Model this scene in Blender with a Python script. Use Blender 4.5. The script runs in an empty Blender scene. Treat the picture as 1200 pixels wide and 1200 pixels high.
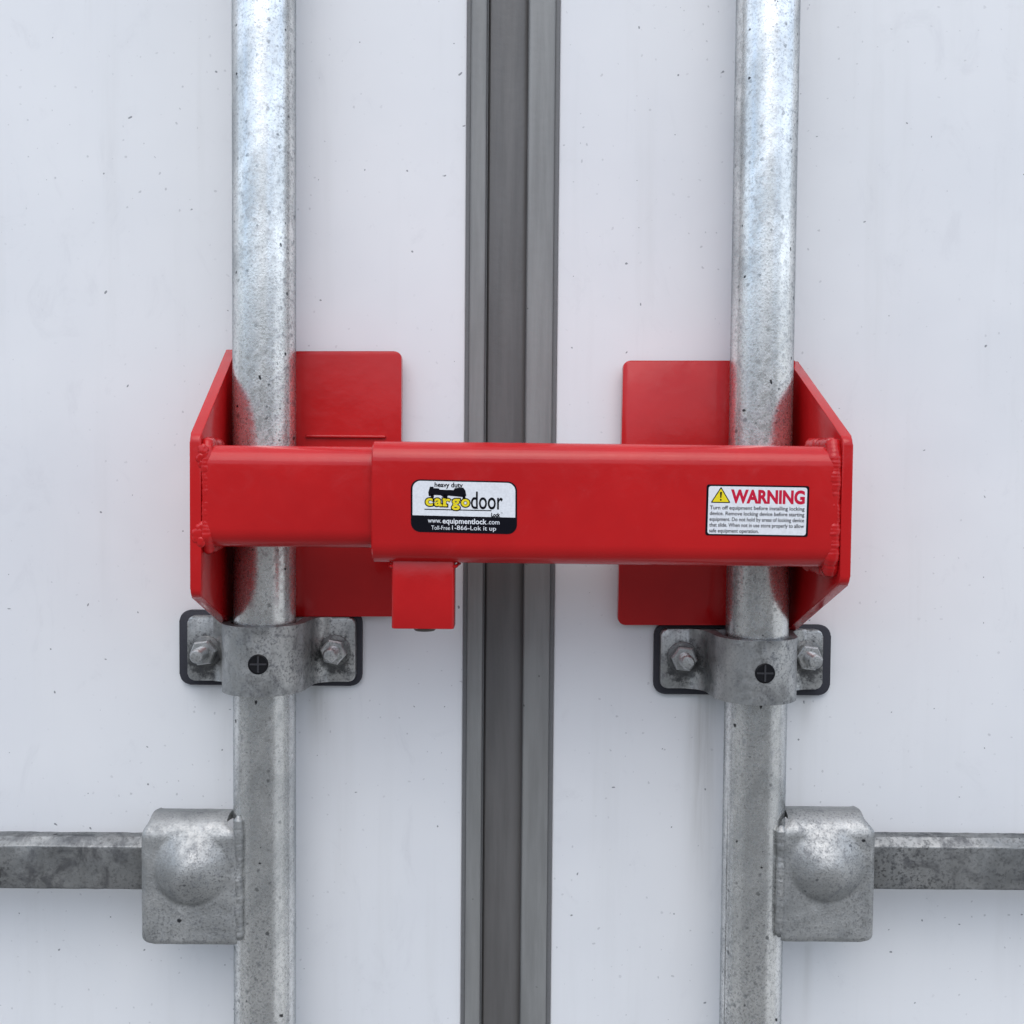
import bpy, bmesh, math, random
from mathutils import Vector, Matrix, noise as mnoise
R = math.radians
random.seed(7)
S = bpy.context.scene
COL = S.collection

# ------------------------------------------------------------------ camera
F = 1300.0                                   # focal length in 1200ths of the picture
PITCH, ROLL = R(2.4), R(0.48)
CAM = Vector((0, -0.63, 0))
fw = Vector((0, math.cos(PITCH), -math.sin(PITCH)))
u0 = Vector((0, math.sin(PITCH), math.cos(PITCH)))
r0 = Vector((1, 0, 0))
rt = r0 * math.cos(ROLL) + u0 * math.sin(ROLL)
up = u0 * math.cos(ROLL) - r0 * math.sin(ROLL)
cd = bpy.data.cameras.new('camera')
cam = bpy.data.objects.new('camera', cd)
COL.objects.link(cam)
cd.sensor_width = 36
cd.lens = 36 * F / 1200
cd.clip_start, cd.clip_end = 0.01, 200
m3 = Matrix((rt, up, -fw)).transposed()
cam.matrix_world = Matrix.Translation(CAM) @ m3.to_4x4()
S.camera = cam

# ------------------------------------------------------------------ daylight: open shade under a milky sky
SUN_EL, SUN_AZ = R(52), R(-6)                # azimuth measured from the camera side of the door
w = bpy.data.worlds.new('World')
S.world = w
w.use_nodes = True
nt = w.node_tree
bg = nt.nodes['Background']
sky = nt.nodes.new('ShaderNodeTexSky')
sky.sky_type = 'NISHITA'
sky.sun_disc = False
sky.sun_elevation = SUN_EL
sky.sun_rotation = math.pi + SUN_AZ
sky.dust_density = 1.5
sky.air_density = 1.0
# below the horizon: the yard the door looks out on
geo = nt.nodes.new('ShaderNodeTexCoord')
sep = nt.nodes.new('ShaderNodeSeparateXYZ')
nt.links.new(geo.outputs['Generated'], sep.inputs[0])
mr = nt.nodes.new('ShaderNodeMapRange')
mr.interpolation_type = 'SMOOTHSTEP'
mr.inputs['From Min'].default_value = 0.08
mr.inputs['From Max'].default_value = 0.25
nt.links.new(sep.outputs['Z'], mr.inputs['Value'])
mx = nt.nodes.new('ShaderNodeMix')
mx.data_type = 'RGBA'
mx.inputs['A'].default_value = (0.82, 0.86, 0.92, 1)
nt.links.new(mr.outputs['Result'], mx.inputs['Factor'])
# thin white cloud over the blue
cl = nt.nodes.new('ShaderNodeTexNoise')
cl.inputs['Scale'].default_value = 3.2; cl.inputs['Detail'].default_value = 5
nt.links.new(geo.outputs['Generated'], cl.inputs['Vector'])
cr = nt.nodes.new('ShaderNodeMapRange'); cr.interpolation_type = 'SMOOTHSTEP'
nt.links.new(cl.outputs['Fac'], cr.inputs['Value'])
for k, v in zip(('From Min', 'From Max', 'To Min', 'To Max'), (0.3, 0.62, 0.25, 0.85)): cr.inputs[k].default_value = v
cm = nt.nodes.new('ShaderNodeMix'); cm.data_type = 'RGBA'
nt.links.new(cr.outputs['Result'], cm.inputs['Factor'])
nt.links.new(sky.outputs['Color'], cm.inputs['A'])
cm.inputs['B'].default_value = (4.15, 4.55, 5.05, 1)
nt.links.new(cm.outputs['Result'], mx.inputs['B'])
# paler surroundings and cloud out to the sides of the yard
def wmath(op, a, b):
    n = nt.nodes.new('ShaderNodeMath'); n.operation = op
    for i, v in enumerate((a, b)):
        if isinstance(v, bpy.types.NodeSocket): nt.links.new(v, n.inputs[i])
        else: n.inputs[i].default_value = v
    return n.outputs[0]
def wramp(v, a, b, c, d):
    n = nt.nodes.new('ShaderNodeMapRange'); n.interpolation_type = 'SMOOTHSTEP'
    nt.links.new(v, n.inputs['Value'])
    for i, q in zip(('From Min', 'From Max', 'To Min', 'To Max'), (a, b, c, d)): n.inputs[i].default_value = q
    return n.outputs['Result']
az = wmath('ARCTAN2', sep.outputs['X'], wmath('MULTIPLY', sep.outputs['Y'], -1.0))
low = wmath('SUBTRACT', 1.0, mr.outputs['Result'])
side = wmath('ADD', wmath('MULTIPLY', wramp(az, R(40), R(54), 0, 1), wmath('ADD', 0.15, wmath('MULTIPLY', low, 1.4))),
             wmath('MULTIPLY', wramp(az, R(-38), R(-62), 0, 1), wmath('ADD', 0.15, wmath('MULTIPLY', low, 0.4))))
gain = nt.nodes.new('ShaderNodeVectorMath'); gain.operation = 'SCALE'
nt.links.new(mx.outputs['Result'], gain.inputs[0])
nt.links.new(wmath('ADD', 1.0, side), gain.inputs['Scale'])
nt.links.new(gain.outputs[0], bg.inputs['Color'])
bg.inputs['Strength'].default_value = 0.15
sd = bpy.data.lights.new('sun', 'SUN')
sd.energy = 0.7
sd.angle = R(55)
sd.color = (1.0, 0.985, 0.965)
sun = bpy.data.objects.new('sun', sd)
COL.objects.link(sun)
sdir = Vector((math.sin(SUN_AZ) * math.cos(SUN_EL), -math.cos(SUN_AZ) * math.cos(SUN_EL), math.sin(SUN_EL)))
sun.rotation_euler = sdir.to_track_quat('Z', 'Y').to_euler()
sun.location = sdir * 5
S.view_settings.view_transform = 'Standard'
S.view_settings.look = 'None'
S.view_settings.gamma = 1
S.view_settings.use_curve_mapping = False
S.view_settings.exposure = 0.77

# ------------------------------------------------------------------ helpers
def at(px, py, h):
    """the point of the photograph (px, py) that lies h metres in front of the door"""
    d = fw * F + rt * (px - 600) - up * (py - 600)
    t = (-h - CAM.y) / d.y
    return CAM + d * t

def thing(name, label, cat, loc, group=None):
    o = bpy.data.objects.new(name, None)
    o.empty_display_size = 0.02
    COL.objects.link(o)
    o.location = loc
    o['label'] = label
    o['category'] = cat
    o['kind'] = 'thing'
    if group:
        o['group'] = group
    return o

def root_loc(o):
    while o.parent:
        o = o.parent
    return Vector(o.location)

def link(name, bm, mat, parent=None, label=None, smooth=38):
    """bm is in world coordinates; it becomes one mesh whose origin is its thing's base"""
    if parent is not None:
        bmesh.ops.translate(bm, verts=bm.verts, vec=-root_loc(parent))
    bmesh.ops.recalc_face_normals(bm, faces=bm.faces)
    me = bpy.data.meshes.new(name)
    bm.to_mesh(me)
    bm.free()
    me.materials.append(mat)
    if smooth:
        for p in me.polygons:
            p.use_smooth = True
        me.set_sharp_from_angle(angle=R(smooth))
    o = bpy.data.objects.new(name, me)
    COL.objects.link(o)
    if parent is not None:
        o.parent = parent
    if label:
        o['label'] = label
    return o

def prism(bm, loop, vec, bevel=0.0, seg=3):
    """closed loop of points swept along vec, edges optionally rounded"""
    a = [bm.verts.new(p) for p in loop]
    b = [bm.verts.new(Vector(p) + vec) for p in loop]
    n = len(a)
    f1 = bm.faces.new(a)
    f2 = bm.faces.new(list(reversed(b)))
    for i in range(n):
        bm.faces.new((a[i], b[i], b[(i + 1) % n], a[(i + 1) % n]))
    if bevel:
        es = list(f1.edges) + list(f2.edges)
        bmesh.ops.bevel(bm, geom=es, offset=bevel, segments=seg, profile=0.5, affect='EDGES', clamp_overlap=True)

def rounded(poly, rad, n=5):
    """2-D polygon with rounded corners; rad is one number or one per corner"""
    out = []
    k = len(poly)
    for i in range(k):
        p = Vector(poly[i]); a = Vector(poly[i - 1]); b = Vector(poly[(i + 1) % k])
        r = rad[i] if isinstance(rad, (list, tuple)) else rad
        if r <= 0:
            out.append(p); continue
        d1 = (a - p).normalized(); d2 = (b - p).normalized()
        ang = d1.angle(d2)
        t = r / math.tan(ang / 2)
        s = p + d1 * t; e = p + d2 * t
        c = p + (d1 + d2).normalized() * (r / math.sin(ang / 2))
        a0 = math.atan2(*(s - c).yx); a1 = math.atan2(*(e - c).yx)
        da = (a1 - a0 + math.pi) % (2 * math.pi) - math.pi
        for j in range(n + 1):
            q = a0 + da * j / n
            out.append(c + Vector((math.cos(q), math.sin(q))) * r)
    return out

def sweep(bm, rings, close=True, caps=True):
    vs = [[bm.verts.new(p) for p in r] for r in rings]
    n = len(vs[0])
    for i in range(len(vs) - 1):
        for j in range(n if close else n - 1):
            bm.faces.new((vs[i][j], vs[i][(j + 1) % n], vs[i + 1][(j + 1) % n], vs[i + 1][j]))
    if caps:
        bm.faces.new(list(reversed(vs[0]))); bm.faces.new(vs[-1])
    return vs

def lathe(bm, c, axis, prof, n=32, ref=None):
    """prof: (radius, distance along axis) pairs, closed at both ends"""
    axis = axis.normalized()
    x = (ref or (Vector((0, 0, 1)) if abs(axis.z) < 0.9 else Vector((1, 0, 0)))).cross(axis).normalized()
    y = axis.cross(x)
    sweep(bm, [[c + axis * d + (x * math.cos(2 * math.pi * k / n) + y * math.sin(2 * math.pi * k / n)) * max(r, 1e-5)
                for k in range(n)] for r, d in prof])

def weld(bm, path, r, step=0.0005, n=9, rng=None, wob=0.35, rip=0.03):
    """a lumpy weld bead along a path"""
    rng = rng or random
    pts = []
    for a, b in zip(path[:-1], path[1:]):
        k = max(2, int((b - a).length / step))
        pts += [a.lerp(b, i / k) for i in range(k)]
    pts.append(path[-1])
    rings = []
    sd_ = rng.uniform(0, 100)
    for i, p in enumerate(pts):
        a = pts[max(0, i - 1)]; b = pts[min(len(pts) - 1, i + 1)]
        t = (b - a).normalized()
        x = (Vector((0.31, -0.9, 0.27)) - t * t.dot(Vector((0.31, -0.9, 0.27)))).normalized()
        y = t.cross(x)
        e = min(1, 0.35 + min(i, len(pts) - 1 - i) * 0.12)
        q = i * step
        ripple = rip * math.sin(q / 0.0019 * 6.283 + 1.5 * mnoise.noise(Vector((q * 160, sd_, 3))))
        slow = wob * (mnoise.noise(Vector((q * 130, sd_, 0))) + 0.4 * mnoise.noise(Vector((q * 420, sd_, 5))))
        off = (x * mnoise.noise(Vector((q * 110, 7, sd_))) + y * mnoise.noise(Vector((q * 110, sd_, 9)))) * r * wob
        rr = r * e * (0.95 + ripple + slow)
        rings.append([p + off + (x * math.cos(2 * math.pi * k / n) + y * math.sin(2 * math.pi * k / n)) * rr *
                      (1 + 0.09 * mnoise.noise(Vector((q * 420, k * 1.7, sd_)))) for k in range(n)])
    sweep(bm, rings)

# ------------------------------------------------------------------ materials
class M:
    def __init__(self, name):
        self.m = bpy.data.materials.new(name)
        self.m.use_nodes = True
        self.t = self.m.node_tree
        self.b = self.t.nodes['Principled BSDF']
        self.co = self.t.nodes.new('ShaderNodeTexCoord').outputs['Object']
    def node(self, kind, **kw):
        n = self.t.nodes.new(kind)
        for k, v in kw.items():
            if k in n.inputs and not hasattr(type(n), k):
                self.put(n.inputs[k], v)
            else:
                setattr(n, k, v)
        return n
    def put(self, sock, v):
        if isinstance(v, bpy.types.NodeSocket):
            self.t.links.new(v, sock)
        else:
            sock.default_value = v
    def scaled(self, sx, sy, sz):
        n = self.t.nodes.new('ShaderNodeMapping')
        n.inputs['Scale'].default_value = (sx, sy, sz)
        self.t.links.new(self.co, n.inputs['Vector'])
        return n.outputs[0]
    def skewed(self, stretch):
        n = self.t.nodes.new('ShaderNodeMapping')
        n.inputs['Rotation'].default_value = (0, R(28), 0)
        n.inputs['Scale'].default_value = (1.15, 1.15, stretch)
        n.vector_type = 'TEXTURE'
        n.inputs['Scale'].default_value = (0.87, 0.87, 1 / stretch)
        self.t.links.new(self.co, n.inputs['Vector'])
        return n.outputs[0]
    def noise(self, scale, detail=4, rough=0.55, vec=None, dist=0.0):
        n = self.t.nodes.new('ShaderNodeTexNoise')
        n.inputs['Scale'].default_value = scale
        n.inputs['Detail'].default_value = detail
        n.inputs['Roughness'].default_value = rough
        n.inputs['Distortion'].default_value = dist
        self.t.links.new(vec or self.co, n.inputs['Vector'])
        return n.outputs['Fac']
    def remap(self, v, a, b, c=0.0, d=1.0):
        n = self.t.nodes.new('ShaderNodeMapRange')
        n.interpolation_type = 'SMOOTHSTEP'
        self.put(n.inputs['Value'], v)
        for k, q in zip(('From Min', 'From Max', 'To Min', 'To Max'), (a, b, c, d)):
            n.inputs[k].default_value = q
        return n.outputs['Result']
    def math(self, op, a, b=0.0):
        n = self.t.nodes.new('ShaderNodeMath')
        n.operation = op
        self.put(n.inputs[0], a); self.put(n.inputs[1], b)
        return n.outputs[0]
    def mix(self, f, a, b):
        n = self.t.nodes.new('ShaderNodeMix')
        n.data_type = 'RGBA'
        self.put(n.inputs['Factor'], f); self.put(n.inputs['A'], a); self.put(n.inputs['B'], b)
        return n.outputs['Result']
    def flat(self, round_=0.0):
        """coordinates on the face of a door (x, z), or unrolled round a rod of radius round_"""
        s = self.t.nodes.new('ShaderNodeSeparateXYZ'); self.t.links.new(self.co, s.inputs[0])
        c = self.t.nodes.new('ShaderNodeCombineXYZ')
        if round_:
            u = self.math('MULTIPLY', self.math('ARCTAN2', s.outputs['X'], self.math('MULTIPLY', s.outputs['Y'], -1.0)), round_)
        else:
            u = s.outputs['X']
        self.t.links.new(u, c.inputs[0]); self.t.links.new(s.outputs['Z'], c.inputs[1])
        return c.outputs[0]
    def specks(self, scale, size, keep, vec=None):
        """mask of small irregular specks: scale per metre, size as share of a cell, keep 0..1 of the cells"""
        warp = self.t.nodes.new('ShaderNodeTexNoise')
        warp.inputs['Scale'].default_value = scale * 2.3
        self.t.links.new(vec or self.co, warp.inputs['Vector'])
        add = self.t.nodes.new('ShaderNodeVectorMath'); add.operation = 'MULTIPLY_ADD'
        self.t.links.new(warp.outputs['Color'], add.inputs[0])
        k = 0.35 / scale
        add.inputs[1].default_value = (k, k, k)
        self.t.links.new(vec or self.co, add.inputs[2])
        v = self.t.nodes.new('ShaderNodeTexVoronoi')
        if vec is not None:
            v.voronoi_dimensions = '2D'
        v.inputs['Scale'].default_value = scale
        self.t.links.new(add.outputs[0], v.inputs['Vector'])
        sp = self.t.nodes.new('ShaderNodeSeparateColor')
        self.t.links.new(v.outputs['Color'], sp.inputs[0])
        big = self.math('MULTIPLY', sp.outputs['Green'], size)         # each speck its own size
        d = self.math('SUBTRACT', big, v.outputs['Distance'])
        a = self.remap(d, 0.0, size * 0.35)
        return self.math('MULTIPLY', a, self.math('LESS_THAN', sp.outputs['Red'], keep))
    def bump(self, h, strength, dist):
        n = self.t.nodes.new('ShaderNodeBump')
        n.inputs['Strength'].default_value = strength
        n.inputs['Distance'].default_value = dist
        self.t.links.new(h, n.inputs['Height'])
        self.t.links.new(n.outputs[0], self.b.inputs['Normal'])
    def set(self, **kw):
        for k, v in kw.items():
            self.put(self.b.inputs[k.replace('_', ' ')], v)

def c4(r, g=None, b=None):
    return (r, r if g is None else g, r if b is None else b, 1)

def plain(name, col, rough=0.5, metal=0.0, spec=0.5):
    m = M(name)
    n = m.noise(900, 3)
    m.set(Base_Color=m.mix(m.remap(n, 0.3, 0.7), c4(*[c * 0.9 for c in col]), c4(*col)), Roughness=rough, Metallic=metal, Specular_IOR_Level=spec)
    return m.m

def door_material(name, stains):
    m = M(name)
    broad = m.noise(5, 4, 0.55)
    streak = m.noise(1, 5, 0.6, m.scaled(55, 55, 3.2))
    base = m.mix(m.remap(broad, 0.3, 0.7), c4(0.735, 0.745, 0.765), c4(0.80, 0.805, 0.815))
    base = m.mix(m.math('MULTIPLY', m.remap(streak, 0.5, 0.8), 0.22), base, c4(0.58, 0.58, 0.57))
    smudge = m.noise(30, 6, 0.7, m.scaled(1, 1, .6), 1.5)
    base = m.mix(m.math('MULTIPLY', m.remap(smudge, 0.56, 0.75), 0.16), base, c4(0.5, 0.5, 0.53))
    # rusty grey run-off below the brackets
    sx = m.node('ShaderNodeSeparateXYZ'); m.t.links.new(m.co, sx.inputs[0])
    fine = m.noise(1, 4, 0.6, m.scaled(160, 160, 9))
    for (x, z0, wd, ln, s) in stains:
        dx = m.math('ABSOLUTE', m.math('SUBTRACT', sx.outputs['X'], x))
        a = m.remap(dx, 0.0, wd, 1, 0)
        up_ = m.remap(sx.outputs['Z'], z0 - 0.004, z0 + 0.004, 1, 0)
        dn = m.remap(sx.outputs['Z'], z0 - ln, z0, 0, 1)
        k = m.math('MULTIPLY', m.math('MULTIPLY', a, m.math('MULTIPLY', up_, dn)), m.remap(fine, 0.25, 0.7, 0.2, 1))
        base = m.mix(m.math('MULTIPLY', k, s), base, c4(0.36, 0.35, 0.32))
    fl = m.flat()
    big = m.specks(40, 0.034, 0.55, fl)
    mid = m.specks(105, 0.085, 0.75, fl)
    patch = m.remap(m.noise(9, 3), 0.45, 0.65, 0.15, 1)
    base = m.mix(m.math('MULTIPLY', mid, m.math('MULTIPLY', patch, 0.38)), base, c4(0.22, 0.22, 0.24))
    base = m.mix(m.math('MULTIPLY', big, 0.75), base, c4(0.10, 0.105, 0.12))
    m.set(Base_Color=base, Roughness=m.remap(broad, 0.3, 0.7, 0.34, 0.5), Specular_IOR_Level=0.4)
    m.bump(m.noise(26, 3), 0.12, 0.002)
    return m.m

def galv_material(name, light=0.92, dark=0.36, grain=1.0, metal=0.9, rough=(0.17, 0.36), stretch=0.4, speck=0.42, round_=0.0, bump=0.16, grime=0.0, spots=()):
    m = M(name)
    fl = m.flat(round_) if round_ else None
    v = m.scaled(1, 1, stretch)
    cloud = m.noise(30, 5, 0.62, m.skewed(stretch) if round_ else v, 0.7)
    mott = m.noise(260 * grain, 5, 0.7)
    fine = m.noise(850 * grain, 3, 0.6)
    patch = m.remap(m.noise(22, 3, 0.6, v), 0.4, 0.62, 0.45, 1.0)
    base = m.mix(m.remap(cloud, 0.32, 0.68), c4(light * .66, light * .67, light * .66), c4(light, light * .995, light * .965))
    base = m.mix(m.math('MULTIPLY', m.remap(mott, 0.5, 0.70), m.math('MULTIPLY', patch, 0.9)), base, c4(dark, dark * 1.02, dark * 1.05))
    base = m.mix(m.math('MULTIPLY', m.remap(fine, 0.50, 0.66), m.math('MULTIPLY', patch, 0.7)), base, c4(dark * .7))
    base = m.mix(m.math('MULTIPLY', m.specks(170, 0.22, speck, fl), m.math('MULTIPLY', patch, 0.85)), base, c4(0.13, 0.135, 0.14))
    base = m.mix(m.math('MULTIPLY', m.specks(70, 0.10, speck, fl), 0.95), base, c4(0.03, 0.03, 0.035))
    for (x, z, r_) in spots:                # greasy dirt held round the nuts
        sx = m.t.nodes.new('ShaderNodeSeparateXYZ'); m.t.links.new(m.co, sx.inputs[0])
        d = m.math('SQRT', m.math('ADD', m.math('POWER', m.math('SUBTRACT', sx.outputs['X'], x), 2.0), m.math('POWER', m.math('MULTIPLY', m.math('SUBTRACT', sx.outputs['Z'], z), 0.8), 2.0)))
        k = m.math('ADD', m.remap(d, r_ * 0.6, r_ * 1.7, 1, 0), m.remap(mott, 0.3, 0.7, -0.45, 0.25))
        base = m.mix(m.math('MULTIPLY', m.remap(k, 0.1, 0.8), 0.85), base, c4(0.06, 0.06, 0.062))
    if grime:
        g = m.remap(m.noise(75, 5, 0.65, None, 0.6), 0.47, 0.66)
        base = m.mix(m.math('MULTIPLY', g, grime), base, c4(0.085, 0.085, 0.09))
    m.set(Specular_Tint=c4(.42, .45, .48))
    m.set(Base_Color=base, Metallic=metal, Roughness=m.remap(mott, 0.35, 0.68, rough[0], rough[1]))
    h = m.math('ADD', m.math('MULTIPLY', mott, 0.55), m.math('ADD', m.math('MULTIPLY', cloud, 1.6), m.math('MULTIPLY', fine, 0.45)))
    m.bump(h, bump, 0.0007)
    return m.m

def red_material(name='red_powder_coat', rough=0.13):
    m = M(name)
    broad = m.noise(16, 4, 0.6)
    scuff = m.noise(60, 5, 0.7, None, 1.2)
    base = m.mix(m.remap(broad, 0.3, 0.7), c4(0.445, 0.009, 0.011), c4(0.52, 0.0115, 0.013))
    base = m.mix(m.math('MULTIPLY', m.remap(scuff, 0.6, 0.8), 0.12), base, c4(0.55, 0.10, 0.11))
    m.set(Base_Color=base, Roughness=m.remap(scuff, 0.35, 0.75, rough - 0.03, rough + 0.14), Specular_IOR_Level=0.36)
    m.bump(m.math('ADD', m.noise(70, 3), m.math('MULTIPLY', m.noise(600, 2), 0.10)), 0.16, 0.001)
    return m.m

def rubber_material(name, col):
    m = M(name)
    n = m.noise(1, 5, 0.6, m.scaled(120, 120, 9))
    d = m.noise(14, 4, 0.6, m.scaled(1, 1, .4))
    a = [c * 0.72 for c in col]
    base = m.mix(m.remap(n, 0.3, 0.72), c4(*col), c4(*a))
    base = m.mix(m.math('MULTIPLY', m.remap(d, 0.42, 0.72), 0.45), base, c4(col[0] * .62, col[1] * .6, col[2] * .58))
    base = m.mix(m.math('MULTIPLY', m.specks(110, 0.12, 0.3), 0.75), base, c4(0.04))
    m.set(Base_Color=base, Roughness=0.4, Specular_IOR_Level=0.6)
    m.bump(m.noise(240, 3), 0.2, 0.0006)
    return m.m

RED = red_material()
GALV = galv_material('galvanized_steel', round_=0.017, speck=0.3)
def cast(spots=()):
    return galv_material('galvanized_bracket', 0.58, 0.24, 1.0, 0.8, (0.32, 0.55), 1.0, 0.4, grime=0.45, spots=spots)
CAST = cast()
HUBM = galv_material('galvanized_hub', 0.50, 0.26, 1.1, 0.78, (0.46, 0.67), 1.0, 0.35, bump=0.55)
BARM = galv_material('weathered_galvanized_bar', 0.34, 0.08, 0.7, 0.7, (0.36, 0.6), 1.0, 0.6, grime=0.65)
NUTM = galv_material('zinc_nut', 0.72, 0.3, 1.3, 0.85, (0.28, 0.5), 1.0, 0.2, grime=0.35)
WASH = galv_material('grimy_washer', 0.22, 0.08, 1.0, 0.6, (0.4, 0.6), 1.0, 0.4, grime=0.8)
LIP = rubber_material('grey_seal_lip', (0.262, 0.264, 0.258))
CORE = rubber_material('dark_seal_core', (0.136, 0.131, 0.128))
PAD = plain('black_rubber', (0.040, 0.040, 0.050), 0.6, 0, .3)
BLACK = plain('black_plastic', (0.008, 0.008, 0.010), 0.4, 0, .25)
INK = plain('black_print', (0.006, 0.006, 0.010), 0.3, 0, .12)
WHITE = plain('white_vinyl', (0.80, 0.81, 0.84), 0.38)
YEL = plain('yellow_print', (0.85, 0.68, 0.02), 0.4, 0, .2)
REDINK = plain('red_print', (0.58, 0.01, 0.045), 0.4, 0, .2)
GREYINK = plain('grey_print', (0.55, 0.56, 0.6), 0.4)
BRASS = plain('dark_lock_metal', (0.10, 0.09, 0.08), 0.4, 0.8)

ZT, ZB = 0.95, -0.95                        # the built stretch of door runs past the frame, above and below

# ------------------------------------------------------------------ doors and the seal between them
xl = at(544, 600, 0.0).x
xr = at(650.5, 600, 0.0).x
def door(xa, xb, label, stains):
    cx = (xa + xb) / 2
    t = thing('trailer_door', label, 'door', (cx, 0.022, ZB), 'white trailer doors')
    mat = door_material('white_door_skin', [(x - cx, z - ZB, a, b, s) for x, z, a, b, s in stains])
    bm = bmesh.new()
    loop = [Vector((p[0], p[1], ZB)) for p in rounded([(xa, 0), (xb, 0), (xb, 0.045), (xa, 0.045)], 0.0012, 3)]
    prism(bm, loop, Vector((0, 0, ZT - ZB)))
    link('door_panel', bm, mat, t)
    return t
def st(px, py, wd, ln, s):
    p = at(px, py, 0)
    return (p.x, p.z, wd, ln, s)
door(-0.85, xl, 'white trailer door left of the grey centre seal', [st(374, 800, .009, .05, .55), st(245, 803, .012, .02, .3)])
door(xr, 0.85, 'white trailer door right of the grey centre seal', [st(823, 812, .013, .15, .6), st(945, 812, .01, .03, .3), st(945, 1106, .006, .08, .25)])

def strip(bm, xa, xb, h0, h1, r=0.0012):
    loop = [Vector((p[0], p[1], ZB)) for p in rounded([(xa, -h1), (xb, -h1), (xb, -h0), (xa, -h0)], [r, r, 0, 0], 3)]
    prism(bm, loop, Vector((0, 0, ZT - ZB)))
seal = thing('door_seal', 'grey rubber seal strip running down between the two white doors', 'door seal', ((xl + xr) / 2, 0, ZB))
X = lambda px, h: at(px, 600, h).x
bm = bmesh.new()
strip(bm, X(548.5, .003), X(566.5, .003), -0.02, 0.0032); link('side_lip', bm, LIP, seal)
bm = bmesh.new()
strip(bm, X(615, .003), X(645.5, .003), -0.02, 0.0032); link('side_lip', bm, LIP, seal)
bm = bmesh.new()
x0, x1 = X(568.5, 0), X(614.2, 0)
prof = [(x0, 0.0025)]
for i in range(13):
    f = i / 12
    prof.append((x0 + (x1 - x0) * (0.06 + 0.88 * f), 0.0006 - 0.0014 * math.sin(math.pi * f)))
prof += [(x1, 0.0015), (x1, 0.02), (x0, 0.02)]
prism(bm, [Vector((a, b, ZB)) for a, b in prof], Vector((0, 0, ZT - ZB)))
link('centre_strip', bm, CORE, seal, 'dark dirty centre strip')
bm = bmesh.new()
strip(bm, xl, X(548.5, .003), -0.02, 0.0006, .0003); strip(bm, X(645.5, .003), xr, -0.02, 0.0006, .0003)
strip(bm, X(566.5, .003), x0, -0.02, -0.0015, .0003); strip(bm, x1, X(615, .003), -0.02, 0.0002, .0003)
link('seal_groove', bm, plain('grey_groove', (0.16, 0.162, 0.165), 0.5), seal)  # strips filling the grooves beside the lips, coloured mid grey

# ------------------------------------------------------------------ galvanized locking rods with hub and handle
RH, RR = 0.030, 0.01675                     # rod axis in front of the door, radius
XL = at(310, 600, RH).x
XR = at(889.5, 600, RH).x

def smooth_cap(d, rad, hgt, low):
    """pressed dome: crisp along its lower rim (low = 1), flowing into the plate above (low = 0)"""
    t = d / rad
    if t >= 1:
        return 0.0
    return hgt * (1 - t * t) ** (1.55 - 0.72 * low)

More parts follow.
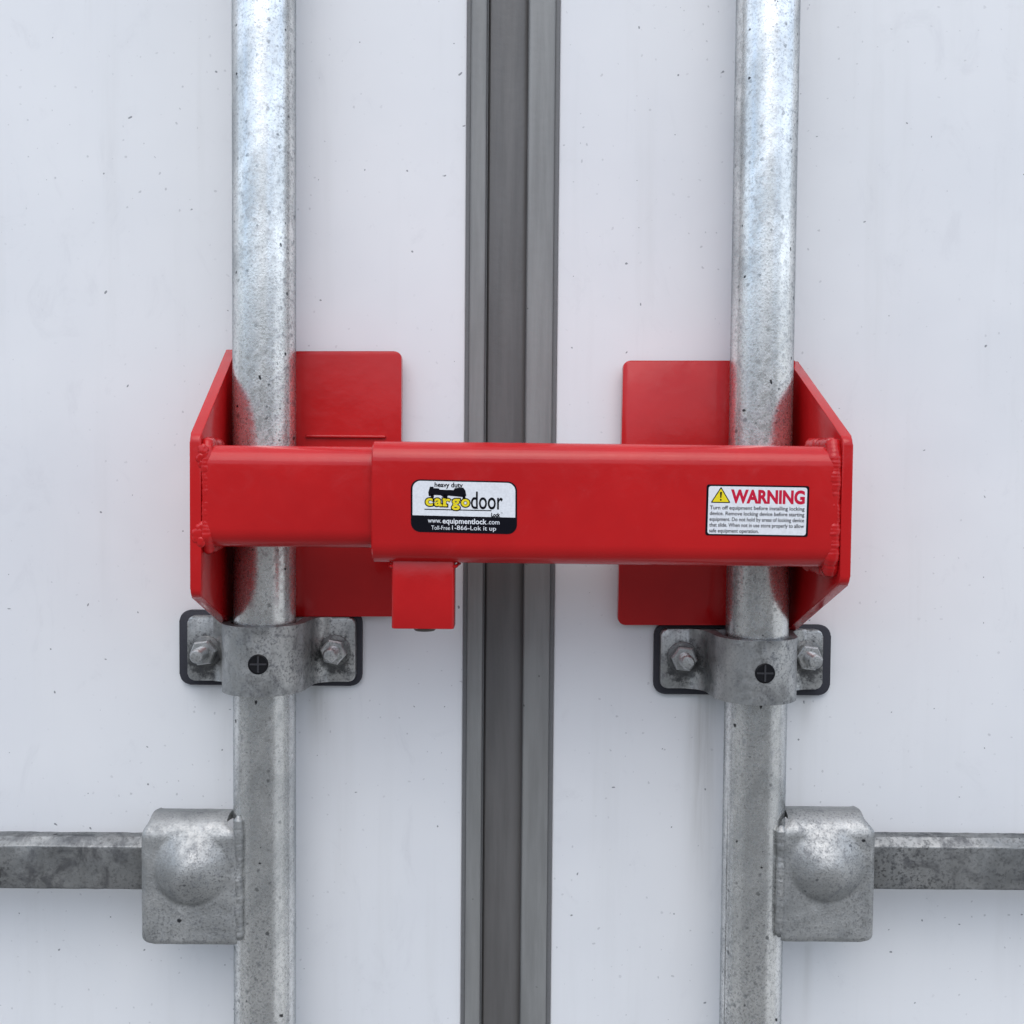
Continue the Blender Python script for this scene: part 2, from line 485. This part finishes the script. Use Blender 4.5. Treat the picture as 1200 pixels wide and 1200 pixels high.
def rod(xc, side, label, px, seed):
    """side -1: hub and handle to the left of the rod"""
    t = thing('locking_rod', label, 'locking rod', (xc, -RH, ZB), 'galvanized locking rods')
    rng = random.Random(seed)
    bm = bmesh.new()
    c = Vector((xc, -RH, ZB))
    lathe(bm, c, Vector((0, 0, 1)), [(RR, (ZT - ZB) * i / 40) for i in range(41)], 96)
    link('pipe', bm, GALV, t)
    # hub plate: a pressed cover whose top rolls back to the door
    H = 0.0475
    e_out, e_in, e_top_out, e_top_in = px['out'], px['in'], px['tout'], px['tin']
    zb = at(e_out, px['bot'], H).z
    zs = at(e_out, px['shoulder'], H).z
    xo = at(e_out, 1040, H).x
    xi = at(e_in, 1040, H).x
    xto = at(e_top_out, 948, H - .012).x
    xti = at(e_top_in, 948, H - .012).x
    dc = at(px['dome'][0], px['dome'][1], H + 0.005)
    rad = 0.0190
    prof = []                               # (h, z, share of the roll)
    nfl = 58
    for i in range(nfl + 1):
        prof.append((H, zb + (zs - zb) * i / nfl, 0))
    Rr = 0.0108
    for i in range(1, 17):
        a = R(98) * i / 16
        prof.append((H - Rr * 1.25 + Rr * 1.25 * math.cos(a), zs + Rr * math.sin(a), i / 16))
    for i in range(1, 4):
        prof.append((prof[nfl + 16][0] - 0.003 * i, zs + Rr - 0.0005 * i, 1))
    nc = 56
    bm = bmesh.new()
    rows = []
    rb = 0.0045
    for (h, z, f) in prof:
        a, b = xo, xi
        if z - zb < rb:                     # rounded lower corner on the outside
            q = rb - math.sqrt(max(0, rb * rb - (rb - (z - zb)) ** 2))
            a = xo - side * q
        g = min(1, max(0, (f - 0.10) / 0.45)); g = g * g * (3 - 2 * g)
        a = a + (xto - xo) * g; b = b + (xti - xi) * g
        row = []
        for k in range(nc + 1):
            s = k / nc
            x = a + (b - a) * s
            edge = min(s, 1 - s) * abs(b - a)
            ed = 0.0016 * max(0, 1 - edge / 0.003) ** 2
            dd = math.hypot(x - dc.x, z - dc.z)
            low = 0.5 - 0.5 * (z - dc.z) / max(dd, 1e-6)
            hh = h + smooth_cap(dd, rad * (1.1 - .1 * low), 0.0092, low) - ed + mnoise.noise(Vector((x, 0, z)) * 140 + Vector((seed, 0, 0))) * .0003
            if f == 0:
                hh -= 0.0010 * max(0, 1 - (z - zb) / 0.0022) ** 2
            row.append(bm.verts.new((x, -hh, z)))
        rows.append(row)
    for i in range(len(rows) - 1):
        for k in range(nc):
            bm.faces.new((rows[i][k], rows[i][k + 1], rows[i + 1][k + 1], rows[i + 1][k]))
    bmesh.ops.recalc_face_normals(bm, faces=bm.faces)
    if sum(f.normal.y for f in bm.faces) > 0:
        bmesh.ops.reverse_faces(bm, faces=bm.faces)
    g = bm.faces[:] + bm.edges[:] + bm.verts[:]
    bmesh.ops.solidify(bm, geom=g, thickness=0.0042)
    hub = link('handle_hub', bm, HUBM, t, smooth=50)
    bm = bmesh.new()
    zt = at(e_in, px['weldtop'], H).z
    p0 = Vector((xi - side * 0.0004, -(H - 0.0035), zb + 0.0015)); p1 = Vector((xi - side * 0.0004, -(H - 0.0032), zt))
    weld(bm, [p0, p1], 0.0029, rng=rng, n=14, wob=.22, rip=.012)
    link('weld_bead', bm, HUBM, hub)
    # handle bar, flat with a chamfered upper edge, pivoting behind the hub plate
    bm = bmesh.new()
    hz = 0.0405
    z1 = at(px['bar'], 975.5, 0.029).z; z0 = at(px['bar'], 1043, hz).z
    hx0, hx1 = (xc + side * 0.022, side * 0.72)
    lp = rounded([(0.028, z0), (hz, z0), (hz, z1 - 0.0040), (hz - 0.0045, z1), (0.028, z1)], [.001, .0016, .002, .0015, .001], 4)
    n = 100
    rings = []
    for i in range(n + 1):
        x = hx0 + (hx1 - hx0) * i / n
        rings.append([Vector((x, -p[0] + rng.uniform(-.00012, .00012), p[1] + rng.uniform(-.0002, .0002))) for p in lp])
    sweep(bm, rings)
    link('handle_bar', bm, BARM, t, 'darker weathered flat bar')
    return t

rod(XL, -1, 'galvanized vertical rod on the left door, its handle bar pointing left', dict(out=165, tout=179, **{'in': 277}, tin=269, bot=1107, shoulder=984, dome=(220, 1024), weldtop=958, bar=140), 3)
rr = rod(XR, 1, 'galvanized vertical rod on the right door, its handle bar pointing right', dict(out=1025, tout=1009, **{'in': 917}, tin=921, bot=1105, shoulder=982, dome=(973, 1020), weldtop=970, bar=1055), 5)
bm = bmesh.new()                            # rolled seam of the pipe
a = R(202)
weld(bm, [Vector((XR + math.cos(a) * RR * 0.998, -RH + math.sin(a) * RR * 0.998, z)) for z in (-0.175, -0.3, ZB)], 0.00035, step=0.004, n=6)
link('pipe_seam', bm, CAST, rr)

# ------------------------------------------------------------------ rod brackets bolted to the doors
def bracket(xc, label, px, seed):
    """px: pad (l, t, r, b), steel flange (l, t, r, b), bolts, plug in photograph pixels"""
    base = at((px['pad'][0] + px['pad'][2]) / 2, px['pad'][3], 0)
    t = thing('rod_bracket', label, 'rod bracket', base, 'bolted rod brackets')
    rng = random.Random(seed)
    def plate(bm, l, tp, r, b, h0, h1, rad, bev):
        A = at(l, tp, h1); B = at(r, b, h1)
        poly = rounded([(A.x, B.z), (B.x, B.z), (B.x, A.z), (A.x, A.z)], rad, 6)
        prism(bm, [Vector((p[0], -h1, p[1])) for p in poly], Vector((0, h1 - h0, 0)), bev, 3)
        return A, B
    bm = bmesh.new()
    plate(bm, *px['pad'], 0.0003, 0.0042, 0.0062, 0.0008)
    link('rubber_pad', bm, PAD, t)
    bm = bmesh.new()
    A, B = plate(bm, *px['flange'], 0.0042, 0.0098, 0.0035, 0.0011)
    zt, zb = A.z + .0002, B.z - .0002
    ro, ri = 0.0226, 0.0176
    half = []                               # outer outline from the right flange over the rod
    half += [(0.0335, 0.0045), (0.0335, 0.0096)]
    for i in range(9):                      # fillet
        a = R(-90 - 80 * i / 8)
        half.append((0.0335 + 0.0095 * math.cos(a) - 0.0, 0.0194 + 0.0095 * math.sin(a)))
    out = half + [(ro * math.cos(R(q)), RH + ro * math.sin(R(q))) for q in range(0, 181, 6)] + [(-a, b) for a, b in reversed(half)]
    inn = [(-ri, 0.0045)] + [(ri * math.cos(R(q)), RH + ri * math.sin(R(q))) for q in range(180, -1, -6)] + [(ri, 0.0045)]
    loop = [Vector((xc + a, -b, zb)) for a, b in out + inn]
    prism(bm, loop, Vector((0, 0, zt - zb)), 0.0005, 2)
    sp = [(at(bx, by, .0098).x - base.x, at(bx, by, .0098).z - base.z - .002, .0085) for bx, by in px['bolts']]
    link('clamp_strap', bm, cast(sp), t)
    for (bx, by) in px['bolts']:
        c = at(bx, by, 0.013)
        c.y = -0.0096
        bm = bmesh.new()
        ax = Vector((0, -1, 0))
        lathe(bm, c, ax, [(.0088, 0), (.0088, .0012), (.0082, .0016)], 28)
        bolt = link('bolt', bm, WASH, t)
        bm = bmesh.new()
        rot = rng.uniform(0, 1)
        n = 6
        rings = []
        for r_, d in ((.0068, .0016), (.0074, .0024), (.0074, .0072), (.0066, .0082), (.0047, .0083)):
            rings.append([c + ax * d + Vector((math.cos(rot + k * math.pi / 3), 0, math.sin(rot + k * math.pi / 3))) * r_ for k in range(6)])
        sweep(bm, rings)
        link('nut', bm, NUTM, bolt, smooth=25)
        bm = bmesh.new()
        prof = []
        d = .0060
        while d < .0178:
            prof += [(.0040, d), (.0036, d + .0005)]
            d += .001
        prof += [(.0040, d), (.0039, d + .0006), (.0031, d + .0016), (.0001, d + .0018)]
        lathe(bm, c, ax, prof, 24)
        link('stud', bm, NUTM, bolt)
    # black plug in the lubrication hole, with a cross moulded into it
    P = at(*px['plug'], RH + ro)
    P.x = max(xc - .012, min(xc + .012, P.x))
    nrm = Vector((P.x - xc, -math.sqrt(ro * ro - (P.x - xc) ** 2), 0)).normalized()
    P = Vector((xc, -RH, P.z)) + nrm * ro
    bm = bmesh.new()
    lathe(bm, P - nrm * .003, nrm, [(.0053, 0), (.0053, .0034), (.0048, .0037), (.0046, .0033), (.0001, .0031)], 30)
    plug = link('grease_plug', bm, BLACK, t)
    bm = bmesh.new()
    sx = Vector((-nrm.y, nrm.x, 0)).normalized(); sz = Vector((0, 0, 1))
    for u, v in ((sx, sz), (sz, sx)):
        o = P + nrm * (.0001 if u is sx else .0002)
        prism(bm, [o + u * a + v * b for a, b in ((-.0044, -.0005), (.0044, -.0005), (.0044, .0005), (-.0044, .0005))], nrm * .0005, .0001, 1)
    link('plug_cross', bm, plain('worn_black_plastic', (.035, .035, .04), .5), plug)
    return t

bracket(XL, 'galvanized bracket with two nuts clamping the left rod to its door', dict(
    pad=(210, 715, 424, 804), flange=(219.5, 722, 416, 799), bolts=((239.5, 764), (391.5, 763)), plug=(302.5, 778.5)), 1)
bracket(XR - .0012, 'galvanized bracket with two nuts clamping the right rod to its door', dict(
    pad=(767, 731, 972.5, 815), flange=(775, 737, 963.5, 808), bolts=((801, 771), (947, 770)), plug=(896.5, 789)), 2)

# ------------------------------------------------------------------ the red lock
HO, HI = 0.105, 0.1005                      # front faces of the sleeve and of the sliding tube
lock = thing('lock', 'red steel lock bar clamped across both galvanized rods', 'lock', at(600, 660, 0.08))

def box_tube(name, pa, pb, h, depth, rad, wall=None, label=None, bev=0.0006):
    """rectangular tube along the bar: pa, pb = (px, top, bottom) of its ends on the front face"""
    a1, a0 = at(pa[0], pa[1], h), at(pa[0], pa[2], h)
    b1, b0 = at(pb[0], pb[1], h), at(pb[0], pb[2], h)
    bm = bmesh.new()
    def ring(t, b, ins, n=8):
        z1, z0 = t.z - ins, b.z + ins
        poly = rounded([(h - ins, z0), (h - ins, z1), (h - depth + ins, z1), (h - depth + ins, z0)], max(rad - ins, .0005), n)
        x = (t.x + b.x) / 2
        return [Vector((x, -p[0], p[1])) for p in poly]
    A, B = ring(a1, a0, 0), ring(b1, b0, 0)
    NS = 24
    mids = [[p.lerp(q, i / NS) for p, q in zip(A, B)] for i in range(NS + 1)]
    if wall is None:
        sweep(bm, mids)
    else:
        ins = Vector((bev, 0, 0))
        A1 = ring(a1, a0, bev)
        Ai, Bi = ring(a1, a0, wall), ring(b1, b0, wall)
        rings = [Bi, Ai, ring(a1, a0, wall - bev), A1] 
        rings[1] = [p + ins for p in rings[1]]
        outer = [[p + (ins if i == 0 else Vector()) for p in r_] for i, r_ in enumerate(mids)]
        sweep(bm, rings + outer, caps=False)
        vs = sweep(bm, [B, Bi], caps=False)
        bmesh.ops.remove_doubles(bm, verts=bm.verts, dist=1e-6)
    return link(name, bm, RED, lock, label)

inner = box_tube('sliding_tube', (238, 521, 642), (560, 524.5, 645), HI, 0.049, 0.0095)
outer = box_tube('sleeve_tube', (435, 516.3, 660.5), (981, 522.5, 666.8), HO, 0.058, 0.0100, 0.0030)

# back plates that hook behind the rods
def back_plate(l, tp, r, b, lean, rads):
    h0, h1 = 0.0045, 0.0110
    pts = [at(l + lean, b, h1), at(r + lean, b, h1), at(r, tp, h1), at(l, tp, h1)]
    bm = bmesh.new()
    poly = rounded([(p.x, p.z) for p in pts], rads, 6)
    prism(bm, [Vector((p[0], -h1, p[1])) for p in poly], Vector((0, h1 - h0, 0)), 0.0012, 3)
    return link('back_plate', bm, RED, lock)
bpl = back_plate(272, 411.5, 470.5, 722.5, -1, [.0005, .004, .004, .0005])
bm = bmesh.new()                            # narrow ledge on the left back plate, just above the bar
a = at(358, 509.5, .0125); b = at(452, 513.5, .0125)
prism(bm, [Vector((p[0], -.0128, p[1])) for p in rounded([(a.x, b.z), (b.x, b.z), (b.x, a.z), (a.x, a.z)], .0006, 3)], Vector((0, .003, 0)), .0006, 2)
link('plate_ledge', bm, RED, bpl)
back_plate(730.5, 422.5, 932, 732.5, -6.5, [.004, .0005, .0005, .004])

# end plates: tapered cheeks standing out from the door beside each rod
def end_plate(front_t, front_b, back_t, back_b, hf, thick):
    hb = 0.0045
    q = [at(*back_t, hb + .003), at(*front_t, hf), at(*front_b, hf), at(*back_b, hb + .003)]
    q[0].y = q[3].y = -hb
    c = [(-p.y, p.z) for p in q]
    poly = rounded(c, [.0008, .005, .005, .0008], 6)
    bm = bmesh.new()
    xf = (q[1].x + q[2].x) / 2
    xb = (q[0].x + q[3].x) / 2
    loop = [Vector((xb + (xf - xb) * (p[0] - hb) / (hf - hb), -p[0], p[1])) for p in poly]
    prism(bm, loop, Vector((thick, 0, 0)), 0.0011, 3)
    return link('end_plate', bm, RED, lock), xf, xb
epl, xfl, xbl = end_plate((222.5, 511), (222.5, 699), (266, 408), (263, 738), 0.1000, 0.0053)
epr, xfr, xbr = end_plate((1001, 514), (995.5, 684), (939, 422), (927, 743), 0.1045, -0.0050)

# weld beads where tubes meet the end plates
def fillet(parent, x, px_t, px_b, hf, depth, r, seed, side, xb):
    rng = random.Random(seed)
    t = at(px_t[0], px_t[1], hf).z; b = at(px_b[0], px_b[1], hf).z
    bm = bmesh.new()
    bx = lambda h: x + (xb - x) * (hf - h) / (hf - .0045)
    off = side * 0.0006
    weld(bm, [Vector((bx(hf - .058) + off, -(hf - .042), t + .0004)), Vector((bx(hf - .004) + off, -(hf - .006), t + .0004)),
              Vector((x + off, -(hf - r * .85), t - .006)), Vector((x + off, -(hf - r * .85), b + .006)),
              Vector((x + off, -(hf - .006), b - .0004)), Vector((bx(hf - .05) + off, -(hf - .042), b - .0004))], r, rng=rng, n=14, wob=.15, rip=.018)
    link('weld_bead', bm, RED, parent)
fillet(inner, xfl + .0070, (240, 520), (240, 643), HI, .049, .0030, 11, 1, xbl + .0070)
fillet(outer, xfr - .0076, (978, 522), (972, 668), HO, .058, .0040, 12, -1, xbr - .0076)
for lumps in (((236, 543, .0022), (235, 536, .0027), (238, 528, .0031), (239, 533, .0026)), ((231, 626, .0034), (234, 619, .0028), (230, 631, .0024), (235, 634, .0030))):
    bm = bmesh.new()                        # spatter left on the left cheek
    for (px, py, r_) in lumps:
        p = at(px, py, 0.0998)
        g = bmesh.ops.create_icosphere(bm, subdivisions=3, radius=1)
        for v in g['verts']:
            d = v.co.copy()
            k = r_ * (1 + 0.42 * mnoise.noise(d * 1.3 + Vector((px, py, 0))))
            v.co = p + Vector((d.x * k * .8, d.y * k * .34, d.z * k))
    link('weld_spatter', bm, RED, epl, smooth=89)

# lock body hanging under the sleeve
bm = bmesh.new()
HB = 0.0985
a = at(458.5, 737, HB); b = at(532, 737, HB)
zt = at(495, 655, HB).z
loop = [Vector((p[0], -p[1], a.z)) for p in rounded([(a.x, HB), (b.x, HB), (b.x, HB - .014), (a.x, HB - .014)], .0018, 4)]
prism(bm, loop, Vector((0, 0, zt - a.z)), 0.0006, 2)
hous = link('lock_housing', bm, RED, lock)
bm = bmesh.new()
lathe(bm, Vector(((a.x + b.x) / 2 + .0005, -HB + .0070, a.z + .004)), Vector((0, 0, -1)), [(.0055, 0), (.0055, .0048), (.0048, .0056), (.0001, .0056)], 28)
link('key_cylinder', bm, BRASS, hous)
bm = bmesh.new()
rng = random.Random(9)
zj = at(495, 663.5, HO - .008).z
weld(bm, [Vector((a.x - .001, -(HB - .004), zj + .001)), Vector((a.x - .0006, -(HB - .001), zj)), Vector((b.x + .0006, -(HB - .001), zj)), Vector((b.x + .002, -(HB - .006), zj + .001)), Vector((b.x + .002, -(HB - .012), zj + .001))], .0009, rng=rng, wob=.3)
link('weld_bead', bm, RED, hous)

# ------------------------------------------------------------------ stickers on the sleeve
class Sheet:
    """a flat label on the sleeve: positions are read in photograph pixels on the sleeve's front face"""
    def __init__(self, x, y, slope):
        self.o = at(x, y, HO)
        self.ex = (at(x + 100, y + slope * 100, HO) - self.o) / 100
        self.ez = (at(x, y + 100, HO) - self.o) / 100
        self.x, self.y, self.s = x, y, slope
    def w(self, u, v, lift):
        """u, v in pixels from the sheet's own corner"""
        return self.o + self.ex * u + self.ez * v + Vector((0, -lift, 0))
    def shape(self, bm, pts, l0, l1):
        prism(bm, [self.w(p[0], p[1], l0) for p in pts], Vector((0, -(l1 - l0), 0)))

def text_mesh(s, bold=0.0, shear=0.0):
    c = bpy.data.curves.new('lettering', 'FONT')
    c.body = s
    c.offset = bold
    c.shear = shear
    c.resolution_u = 4
    o = bpy.data.objects.new('lettering', c)
    COL.objects.link(o)
    bpy.context.view_layer.update()
    me = bpy.data.meshes.new_from_object(o.evaluated_get(bpy.context.evaluated_depsgraph_get()))
    bpy.data.objects.remove(o)
    bpy.data.curves.remove(c)
    return me

def text(bm, sh, s, box, lift, bold=0.0, shear=0.0, grow=0.0, ref=None):
    """letters fitted to box = (u0, v0, u1, v1); ref gives the string whose bounds fill the box"""
    me = text_mesh(s, bold, shear)
    xs = [v.co.x for v in me.vertices]; ys = [v.co.y for v in me.vertices]
    x0, x1, y0, y1 = min(xs), max(xs), min(ys), max(ys)
    base = len(bm.verts)
    vs = []
    for v in me.vertices:
        u = box[0] + (v.co.x - x0) / (x1 - x0) * (box[2] - box[0])
        t = box[3] - (v.co.y - y0) / (y1 - y0) * (box[3] - box[1])
        vs.append(bm.verts.new(sh.w(u, t, lift)))
    for p in me.polygons:
        try:
            bm.faces.new([vs[i] for i in p.vertices])
        except ValueError:
            pass
    bpy.data.meshes.remove(me)

def rr4(x0, y0, x1, y1, r, n=6):
    return rounded([(x0, y0), (x1, y0), (x1, y1), (x0, y1)], r, n)

def face_out(bm):
    bmesh.ops.recalc_face_normals(bm, faces=bm.faces)

# sticker with the maker's writing
A = Sheet(481.5, 561.5, 3.0 / 124)
bm = bmesh.new()
A.shape(bm, rr4(0, 0, 124.5, 61.5, 11), -0.0001, 0.00018)
logo = link('logo_sticker', bm, INK, outer, 'white over black rounded sticker with yellow lettering')
bm = bmesh.new()
A.shape(bm, rounded([(2, 1.6), (122.5, 1.6), (122.5, 42), (2, 42)], [9.5, 9.5, .3, .3], 6), 0.0001, 0.00024)
link('white_field', bm, WHITE, logo)
bm = bmesh.new()
text(bm, A, 'heavy duty', (27.8, 2.8, 61, 10.2), .00030, bold=.028)
# the little flatbed truck silhouette
A.shape(bm, [(22.5, 8.2), (26.5, 8.2), (26.8, 9.8), (33, 10.0), (33.6, 11.4), (50, 11.6), (51.4, 9.4), (57, 8.6), (61.5, 8.4),
             (64, 12), (65, 17.6), (62.6, 19.6), (44, 18.2), (40.6, 20.2), (38, 20.2), (35, 18), (25.4, 17.8), (24.2, 19.4), (21, 19.2), (20.4, 15)], .00022, .00030)
A.shape(bm, rr4(23.4, 17, 27, 22, 1), .00022, .00030)
A.shape(bm, rr4(38.6, 17, 43, 22.6, 1), .00022, .00030)
A.shape(bm, rr4(60.6, 17, 64, 22.6, 1), .00022, .00030)
A.shape(bm, [(16, 34.2), (94.5, 34.0), (94.5, 35.1), (16, 35.3)], .00022, .00030)
text(bm, A, 'door', (70.4, 12.6, 107.8, 33.3), .00030, bold=0.012)
text(bm, A, 'Lock', (94.3, 37.0, 104.8, 42.0), .00030, bold=.05)
text(bm, A, 'TM', (105.2, 36.4, 107.6, 37.8), .00030)
link('black_print', bm, INK, logo, smooth=0)
# slab lettering: black outline below, yellow letters above
letters = (('c', 17.2, 25.8), ('a', 27.6, 36.2), ('r', 37.8, 46.8), ('g', 47.9, 57.6), ('o', 59.0, 69.0))
def slab(bm, lift, grow, bold):
    for ch, a_, b_ in letters:
        bot = 35.0 if ch == 'g' else 30.8
        top = 21.6
        text(bm, A, ch, (a_ - grow, top - grow, b_ + grow, bot + grow), lift, bold=bold)
        if ch == 'r':
            A.shape(bm, [(a_ - .6 - grow, 28.6 - grow), (a_ + 5 + grow, 28.6 - grow), (a_ + 5 + grow, 30.9 + grow), (a_ - .6 - grow, 30.9 + grow)], lift - .00002, lift + .00003)
            A.shape(bm, [(a_ - .6 - grow, 21.5 - grow), (a_ + 2.6, 21.5 - grow), (a_ + 2.6, 23.8), (a_ - .6 - grow, 23.8)], lift - .00002, lift + .00003)
        if ch == 'a':
            A.shape(bm, [(b_ - 2.5, 28.8 - grow), (b_ + .7 + grow, 28.8 - grow), (b_ + .7 + grow, 30.9 + grow), (b_ - 2.5, 30.9 + grow)], lift - .00002, lift + .00003)
bm = bmesh.new(); slab(bm, .00030, 1.2, .07); link('letter_outline', bm, INK, logo, smooth=0)
bm = bmesh.new(); slab(bm, .00038, -0.1, .03); link('yellow_lettering', bm, YEL, logo, smooth=0)
bm = bmesh.new()
text(bm, A, 'www.', (20.0, 46.6, 35.6, 50.4), .00026, bold=.006)
text(bm, A, 'equipmentlock', (37.2, 44.6, 89, 52.8), .00026, bold=.022)
text(bm, A, '.com', (90.0, 46.8, 104.0, 50.6), .00026, bold=.006)
text(bm, A, 'Toll-Free', (24.0, 53.6, 46.0, 58.4), .00026)
text(bm, A, '1-866-Lok it up', (48.4, 52.8, 100.0, 59.6), .00026, bold=.004)
link('white_print', bm, WHITE, logo, smooth=0)

# warning sticker
B = Sheet(828.2, 567.6, 2.0 / 120)
B.ez = (at(826.4, 567.6 + 59.4, HO) - at(828.2, 567.6, HO)) / 59.4
bm = bmesh.new()
B.shape(bm, rr4(0, 0, 120.3, 59.6, 2.6), -0.0001, 0.00018)
warn = link('warning_sticker', bm, INK, outer, 'white warning sticker with black border and red heading')
bm = bmesh.new()
B.shape(bm, rr4(2.4, 1.9, 117.9, 57.9, 3.0), 0.0001, 0.00024)
link('white_field', bm, WHITE, warn)
bm = bmesh.new()
text(bm, B, 'WARNING', (28.6, 5.2, 115.4, 21.8), .00028, bold=.045)
link('red_heading', bm, REDINK, warn, smooth=0)
bm = bmesh.new()
B.shape(bm, rounded([(16.8, 2.4), (28.6, 21.4), (5.0, 21.4)], .8, 3), .0002, .00028)
txt = ('Turn off equipment before installing locking', 'device. Remove locking device before starting',
       'equipment. Do not hold by areas of locking device', 'that slide. When not in use store properly to allow', 'safe equipment operation.')
for i, s in enumerate(txt):
    v = 24.6 + i * 6.75
    text(bm, B, s, (4.4, v, 115.4 if i < 4 else 62.5, v + 5.9), .00028, bold=.016)
link('black_print', bm, INK, warn, smooth=0)
bm = bmesh.new()
B.shape(bm, rounded([(16.8, 4.6), (26.6, 20.3), (7.0, 20.3)], .5, 3), .00025, .00034)
link('yellow_triangle', bm, YEL, warn)
bm = bmesh.new()
B.shape(bm, [(15.6, 8.6), (18.0, 8.6), (17.4, 15.6), (16.2, 15.6)], .0003, .0004)
B.shape(bm, rr4(15.8, 16.8, 17.8, 18.8, .9), .0003, .0004)
link('exclamation_mark', bm, INK, warn)
